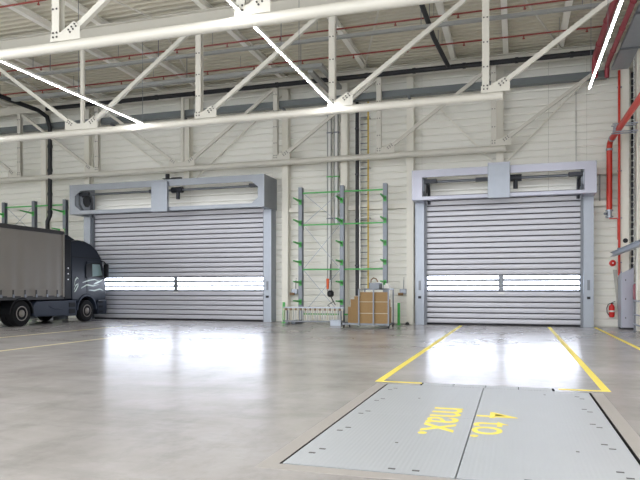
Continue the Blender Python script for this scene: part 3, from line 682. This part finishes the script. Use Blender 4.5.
# ------------------------------------------------------------------ truck
TX, TY = -20.08, 25.85            # centre line, front bumper; it points at the back wall
def Tp(x, y, z): return (TX+x, TY+y, z)
wheel_me = {}
def wheel(parent, x, y, r, wdt, side, name='wheel'):
    key = (r, wdt, side)
    if key not in wheel_me:
        ty = MB().lathe([(r*0.56, -wdt/2), (r*0.93, -wdt/2), (r, -wdt/2+0.05), (r, wdt/2-0.05), (r*0.93, wdt/2), (r*0.56, wdt/2)], (0,0,0), 'x', 32).mesh('tyre', smooth=True)
        ty.materials.append(M['tyre']); o_ = side*wdt/2
        rm_ = MB().lathe([(r*0.56, o_-side*0.02), (r*0.57, o_+side*0.012), (r*0.5, o_+side*0.012), (r*0.46, o_-side*0.05), (r*0.3, o_-side*0.06), (r*0.28, o_+side*0.01), (r*0.16, o_+side*0.06), (r*0.1, o_+side*0.065)], (0,0,0), 'x', 28).mesh('rim', smooth=True)
        rm_.materials.append(M['rim'])
        nb_ = MB()
        for k in range(10):
            a = 2*PI*k/10; nb_.lathe([(0.018, o_-side*0.06), (0.018, o_-side*0.015)], (0, r*0.37*math.cos(a), r*0.37*math.sin(a)), 'x', 6)
        nm = nb_.mesh('wheel_nuts'); nm.materials.append(M['bolt_dark'])
        wheel_me[key] = (ty, rm_, nm)
    ty, rm_, nm = wheel_me[key]
    o = piece(name, ty, parent, Tp(x, y, r))
    for nme, mm in (('rim', rm_), ('wheel_nuts', nm)):
        c = bpy.data.objects.new(nme, mm); C.objects.link(c); c.parent = o
    return o
tr = thing('truck_tractor', Tp(0, -3, 0), 'dark blue truck tractor with high roof facing the wide door wall', 'truck')
def bx(x0, x1, y0, y1, z0, z1, q=None): return (q or MB()).box(TX+x0, TX+x1, TY+y0, TY+y1, z0, z1)
# cab shell: side profile, narrowing towards the roof, wheel arch cut out
prof = [(-2.45, 1.0), (-2.45, 3.62), (-1.95, 3.72), (-1.5, 3.70), (-1.05, 3.58), (-0.65, 3.34), (-0.36, 3.0), (-0.17, 2.5), (-0.06, 2.0), (0.0, 1.5), (0.0, 0.98), (-0.62, 0.98)]
for k in range(1, 8):
    a = PI*k/8; prof.append((-1.45+0.66*math.cos(a)*1.0, 0.62+0.62*math.sin(a)+0.0))
prof.append((-2.12, 0.98))
def cw(z): return 1.22 if z < 2.5 else 1.22-0.06*min(1, (z-2.5)/1.15)**1.5
cab = MB(); n = len(prof)
for s_ in (-1, 1):
    for y, z in prof: cab.v.append(Tp(s_*cw(z), y, z))
cab.f.append(tuple(range(n))); cab.f.append(tuple(range(n, 2*n))[::-1])
for i in range(n): cab.f.append((i, (i+1) % n, n+(i+1) % n, n+i))
cabo = cab.build('cab', 'cab_paint', tr, True, bevel=0.05)
def side_poly(pts, x0, x1, name, mm, parent=None, bev=0.0):      # polygon in the side plane, both sides of the truck
    for s_ in (1, -1):
        q = MB(); n_ = 0; k = len(pts)
        for xx in (x0, x1):
            for y, z in pts: q.v.append(Tp(s_*(cw(z)-1.22+xx), y, z))
        q.f.append(tuple(range(n_, n_+k))); q.f.append(tuple(range(n_+k, n_+2*k))[::-1])
        for i in range(k): q.f.append((n_+i, n_+(i+1) % k, n_+k+(i+1) % k, n_+k+i))
        q.build(name, mm, parent or tr, bevel=bev)
side_poly([(-1.42, 1.32), (-1.42, 2.78), (-0.42, 2.78), (-0.2, 2.1), (-0.16, 1.32)], 1.2, 1.232, 'door', 'cab_paint', None, 0.012)
side_poly([(-1.5, 2.03), (-1.5, 2.62), (-1.1, 2.72), (-0.44, 2.72), (-0.24, 2.1), (-0.24, 2.03)], 1.228, 1.24, 'window_surround', 'cab_trim')
side_poly([(-1.06, 2.08), (-1.06, 2.66), (-0.5, 2.66), (-0.32, 2.15)], 1.236, 1.246, 'side_window', 'truck_glass')
side_poly([(-2.4, 2.92), (-2.4, 2.945), (-0.5, 2.945), (-0.5, 2.92)], 1.215, 1.228, 'roof_seam', 'cab_trim')
side_poly([(-1.5, 2.0), (-1.42, 2.0), (-1.42, 2.06), (-1.5, 2.06)], 1.225, 1.27, 'door_handle', 'cab_trim')
# decal: wave-like pale bands
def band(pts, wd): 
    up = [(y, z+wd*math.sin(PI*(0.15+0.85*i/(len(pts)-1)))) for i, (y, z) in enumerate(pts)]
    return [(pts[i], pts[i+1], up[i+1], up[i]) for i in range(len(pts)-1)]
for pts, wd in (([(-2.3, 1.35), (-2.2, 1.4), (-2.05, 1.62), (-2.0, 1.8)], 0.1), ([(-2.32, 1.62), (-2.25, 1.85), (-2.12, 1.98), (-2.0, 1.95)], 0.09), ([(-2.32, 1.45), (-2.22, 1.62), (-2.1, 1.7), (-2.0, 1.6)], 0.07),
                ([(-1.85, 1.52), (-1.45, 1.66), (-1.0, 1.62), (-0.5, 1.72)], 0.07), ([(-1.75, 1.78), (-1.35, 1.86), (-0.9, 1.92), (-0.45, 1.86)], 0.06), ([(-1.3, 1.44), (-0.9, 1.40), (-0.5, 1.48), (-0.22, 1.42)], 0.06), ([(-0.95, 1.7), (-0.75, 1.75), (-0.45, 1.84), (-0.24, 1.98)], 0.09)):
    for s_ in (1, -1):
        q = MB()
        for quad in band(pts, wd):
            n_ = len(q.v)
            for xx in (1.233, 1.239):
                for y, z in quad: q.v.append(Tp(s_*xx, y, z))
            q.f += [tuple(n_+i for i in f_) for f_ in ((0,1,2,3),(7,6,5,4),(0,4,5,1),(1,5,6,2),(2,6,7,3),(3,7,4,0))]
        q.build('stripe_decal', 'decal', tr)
# rear fairings, spoiler, sun visor
for s_ in (1, -1):
    xa, xb = sorted((s_*1.02, s_*1.2))
    f = bx(xa, xb, -2.9, -2.46, 1.05, 3.7).build('side_fairing', 'cab_trim', tr, bevel=0.04)
    for z in (1.9, 2.15, 2.4):
        xa, xb = sorted((s_*1.2, s_*1.21)); bx(xa, xb, -2.7, -2.64, z, z+0.05).build('marker_lamp', 'lamp_glass', f)
MB().prism([(TY-2.85, 3.55), (TY-2.85, 3.9), (TY-2.45, 3.92), (TY-1.9, 3.72), (TY-1.7, 3.6)], 'x', TX-1.0, TX+1.0).build('roof_spoiler', 'cab_paint', tr, bevel=0.04)
MB().prism([(TY-0.34, 2.86), (TY-0.1, 2.78), (TY-0.08, 2.84), (TY-0.36, 2.96)], 'x', TX-1.1, TX+1.1).build('sun_visor', 'cab_trim', tr)
q = MB(); 
ws = [(-0.16, 2.55), (-0.03, 1.95)]
q.obox(Tp(0, -0.14, 2.72), Tp(0, 0.0, 1.85), 2.1, 0.03, (0,1,0)); q.build('windscreen', 'truck_glass', tr)
bx(-0.95, 0.95, -0.02, 0.03, 1.05, 1.75).build('grille', 'cab_trim', tr, bevel=0.02)
for z in (1.15, 1.3, 1.45, 1.6): bx(-0.9, 0.9, 0.03, 0.045, z, z+0.03).build('grille_bar', 'galvanised_dark', tr)
MB().prism([(TY-0.66, 0.32), (TY+0.02, 0.28), (TY+0.06, 0.6), (TY+0.03, 0.98), (TY-0.6, 0.98), (TY-0.7, 0.8)], 'x', TX-1.24, TX+1.24).build('bumper', 'cab_paint', tr, bevel=0.03)
for s_ in (1, -1):
    xa, xb = sorted((s_*0.8, s_*1.2)); bx(xa, xb, -0.05, 0.075, 0.6, 0.8).build('headlight', 'lamp_glass', tr, bevel=0.02)
    for z in (0.38, 0.62, 0.84):
        xa, xb = sorted((s_*1.1, s_*1.256)); bx(xa, xb, -0.58, -0.3, z, z+0.1).build('step', 'cab_trim', tr)
    # arch trim
    q = MB(); pts = []
    for k in range(11):
        a = PI*k/10; pts.append((-1.45+0.70*math.cos(a), 0.55+0.70*math.sin(a)))
    inn = [(-1.45+(y+1.45)*0.9, 0.55+(z-0.55)*0.9) for y, z in pts]
    poly = [(TY+y, z) for y, z in pts+inn[::-1]]
    xa, xb = sorted((TX+s_*1.0, TX+s_*1.265)); q.prism(poly, 'x', xa, xb); q.build('wheel_arch', 'skirt_paint', tr)
    wheel(tr, s_*1.1, -1.45, 0.5, 0.3, s_)
    # mirrors
    xa, xb = sorted((s_*1.3, s_*1.52))
    mi = bx(xa, xb, -0.32, -0.18, 2.02, 2.68).build('mirror', 'cab_trim', tr, bevel=0.04)
    MB().tube([Tp(s_*1.15, -0.42, 2.78), Tp(s_*1.32, -0.3, 2.8), Tp(s_*1.4, -0.25, 2.68)], 0.03, 8).tube([Tp(s_*1.2, -0.35, 2.0), Tp(s_*1.35, -0.28, 1.98), Tp(s_*1.4, -0.25, 2.05)], 0.025, 8).build('mirror_arm', 'cab_trim', mi, True)
    bx(xa+0.02, xb-0.02, -0.335, -0.322, 2.07, 2.63).build('mirror_glass', 'cab_trim', mi)
    # side skirt with two vents
    xa, xb = sorted((s_*0.75, s_*1.22))
    sk = MB().prism([(TY-4.75, 0.36), (TY-2.12, 0.3), (TY-2.08, 0.5), (TY-2.15, 1.0), (TY-4.6, 1.0), (TY-4.8, 0.8)], 'x', TX+xa, TX+xb).build('side_skirt', 'skirt_paint', tr, bevel=0.03)
    xa, xb = sorted((s_*1.215, s_*1.235))
    for z in (0.42, 0.7): bx(xa, xb, -2.64, -2.24, z, z+0.2).build('vent', 'cab_trim', sk)
    MB().tube([Tp(s_*1.22, -3.9, 0.78), Tp(s_*1.23, -3.6, 0.66), Tp(s_*1.22, -3.1, 0.64)], 0.02, 6).build('crease', 'skirt_paint', sk, True)
    # drive wheel, its mudguard
    wheel(tr, s_*1.08, -5.45, 0.52, 0.33, s_); wheel(tr, s_*0.74, -5.45, 0.52, 0.3, s_)
    pts = [(-5.45+0.66*math.cos(PI*k/10), 0.5+0.66*math.sin(PI*k/10)) for k in range(11)]
    inn = [(-5.45+(y+5.45)*0.93, 0.5+(z-0.5)*0.93) for y, z in pts]
    xa, xb = sorted((TX+s_*0.6, TX+s_*1.26)); MB().prism([(TY+y, z) for y, z in pts+inn[::-1]], 'x', xa, xb).build('mudguard', 'cab_trim', tr)
bx(-0.45, -0.35, -6.3, -0.6, 0.7, 0.95).box(TX+0.35, TX+0.45, TY-6.3, TY-0.6, 0.7, 0.95).box(TX-0.4, TX+0.4, TY-6.3, TY-6.2, 0.7, 0.95).build('chassis', 'cab_trim', tr)
bx(-0.5, 0.5, -5.9, -4.9, 0.95, 1.08).build('fifth_wheel', 'cab_trim', tr, bevel=0.03)
MB().tube([Tp(-0.9, -1.45, 0.5), Tp(0.9, -1.45, 0.5)], 0.08, 10).tube([Tp(-0.6, -5.45, 0.52), Tp(0.6, -5.45, 0.52)], 0.12, 10).build('axles', 'cab_trim', tr, True)

tl = thing('semi_trailer', Tp(0, -9.6, 0), 'long curtain-sided trailer with grey-beige tarpaulin behind the truck cab', 'trailer')
y0, y1 = -16.5, -2.98; z0, z1 = 1.16, 4.0
for s_ in (1, -1):
    # gently rippled curtain
    q = MB(); N = 150; rows = (z0+0.02, z0+0.3, 2.0, 3.2, z1-0.12)
    for j, z in enumerate(rows):
        for i in range(N+1):
            y = y0+0.08+(y1-y0-0.16)*i/N
            amp = 0.012*(1.0 if j in (0, 1, 2) else 0.5)
            q.v.append(Tp(s_*(1.24+amp*math.sin(i*2*PI/7.2)+0.006*math.sin(i*0.61)), y, z))
    for j in range(4):
        for i in range(N): a = j*(N+1)+i; q.f.append((a, a+1, a+N+2, a+N+1))
    cu = q.build('curtain', 'curtain', tl, True)
    xa, xb = sorted((s_*1.22, s_*1.275)); bx(xa, xb, y0+0.05, y1-0.05, z0+0.30, z0+0.335).build('hem', 'curtain_edge', cu)
    xa, xb = sorted((s_*1.1, s_*1.27)); bx(xa, xb, y0, y1, z1-0.14, z1+0.02).build('top_rail', 'dark_rail', tl, bevel=0.02)
    xa, xb = sorted((s_*1.05, s_*1.24)); bx(xa, xb, y0, y1, z0-0.1, z0+0.06).build('bottom_rail', 'dark_rail', tl)
    k = y1-0.45
    while k > y0+0.3:
        xa, xb = sorted((s_*1.255, s_*1.275)); o = bx(xa, xb, k-0.025, k+0.025, z0-0.04, z0+0.3).build('strap', 'dark_rail', tl)
        xa, xb = sorted((s_*1.26, s_*1.29)); bx(xa, xb, k-0.045, k+0.045, z0+0.0, z0+0.12).build('buckle', 'galvanised_dark', o); k -= 0.62
    xa, xb = sorted((s_*1.14, s_*1.27)); bx(xa, xb, y1-0.1, y1, z0, z1).build('corner_post', 'curtain_edge', tl)
    for yy in (-12.2, -13.5, -14.8):
        wheel(tl, s_*1.08, yy, 0.5, 0.36, s_)
    xa, xb = sorted((s_*0.7, s_*0.85)); bx(xa, xb, -8.6, -8.45, 0.06, 1.1).box(TX+xa-0.08, TX+xb+0.08, TY-8.65, TY-8.4, 0.0, 0.06).build('landing_leg', 'cab_trim', tl)
bx(-1.22, 1.22, y1-0.04, y1, z0, z1-0.02).build('front_wall', 'curtain_edge', tl)
bx(-1.2, 1.2, y0, y1, z1+0.0, z1+0.04).build('roof', 'dark_rail', tl)
bx(-1.2, 1.2, y0, y1-0.04, z0-0.02, z0+0.02).build('deck', 'dark_rail', tl)
bx(-1.22, 0, y0-0.03, y0+0.02, z0, z1).build('rear_door', 'curtain_edge', tl); bx(0, 1.22, y0-0.03, y0+0.02, z0, z1).build('rear_door', 'curtain_edge', tl)
bx(-0.55, -0.42, y0+0.2, -7.0, 0.72, z0-0.05).box(TX+0.42, TX+0.55, TY+y0+0.2, TY-7.0, 0.72, z0-0.05).build('chassis', 'dark_rail', tl)
for s_ in (1, -1):
    MB().prism([(TX+s_*1.1, z1-0.02), (TX+s_*1.27, z1-0.02), (TX+s_*1.24, z1+0.10), (TX+s_*1.16, z1+0.14)], 'y', TY+y1-0.12, TY+y1+0.01).build('corner_cap', 'beige_plastic', tl)
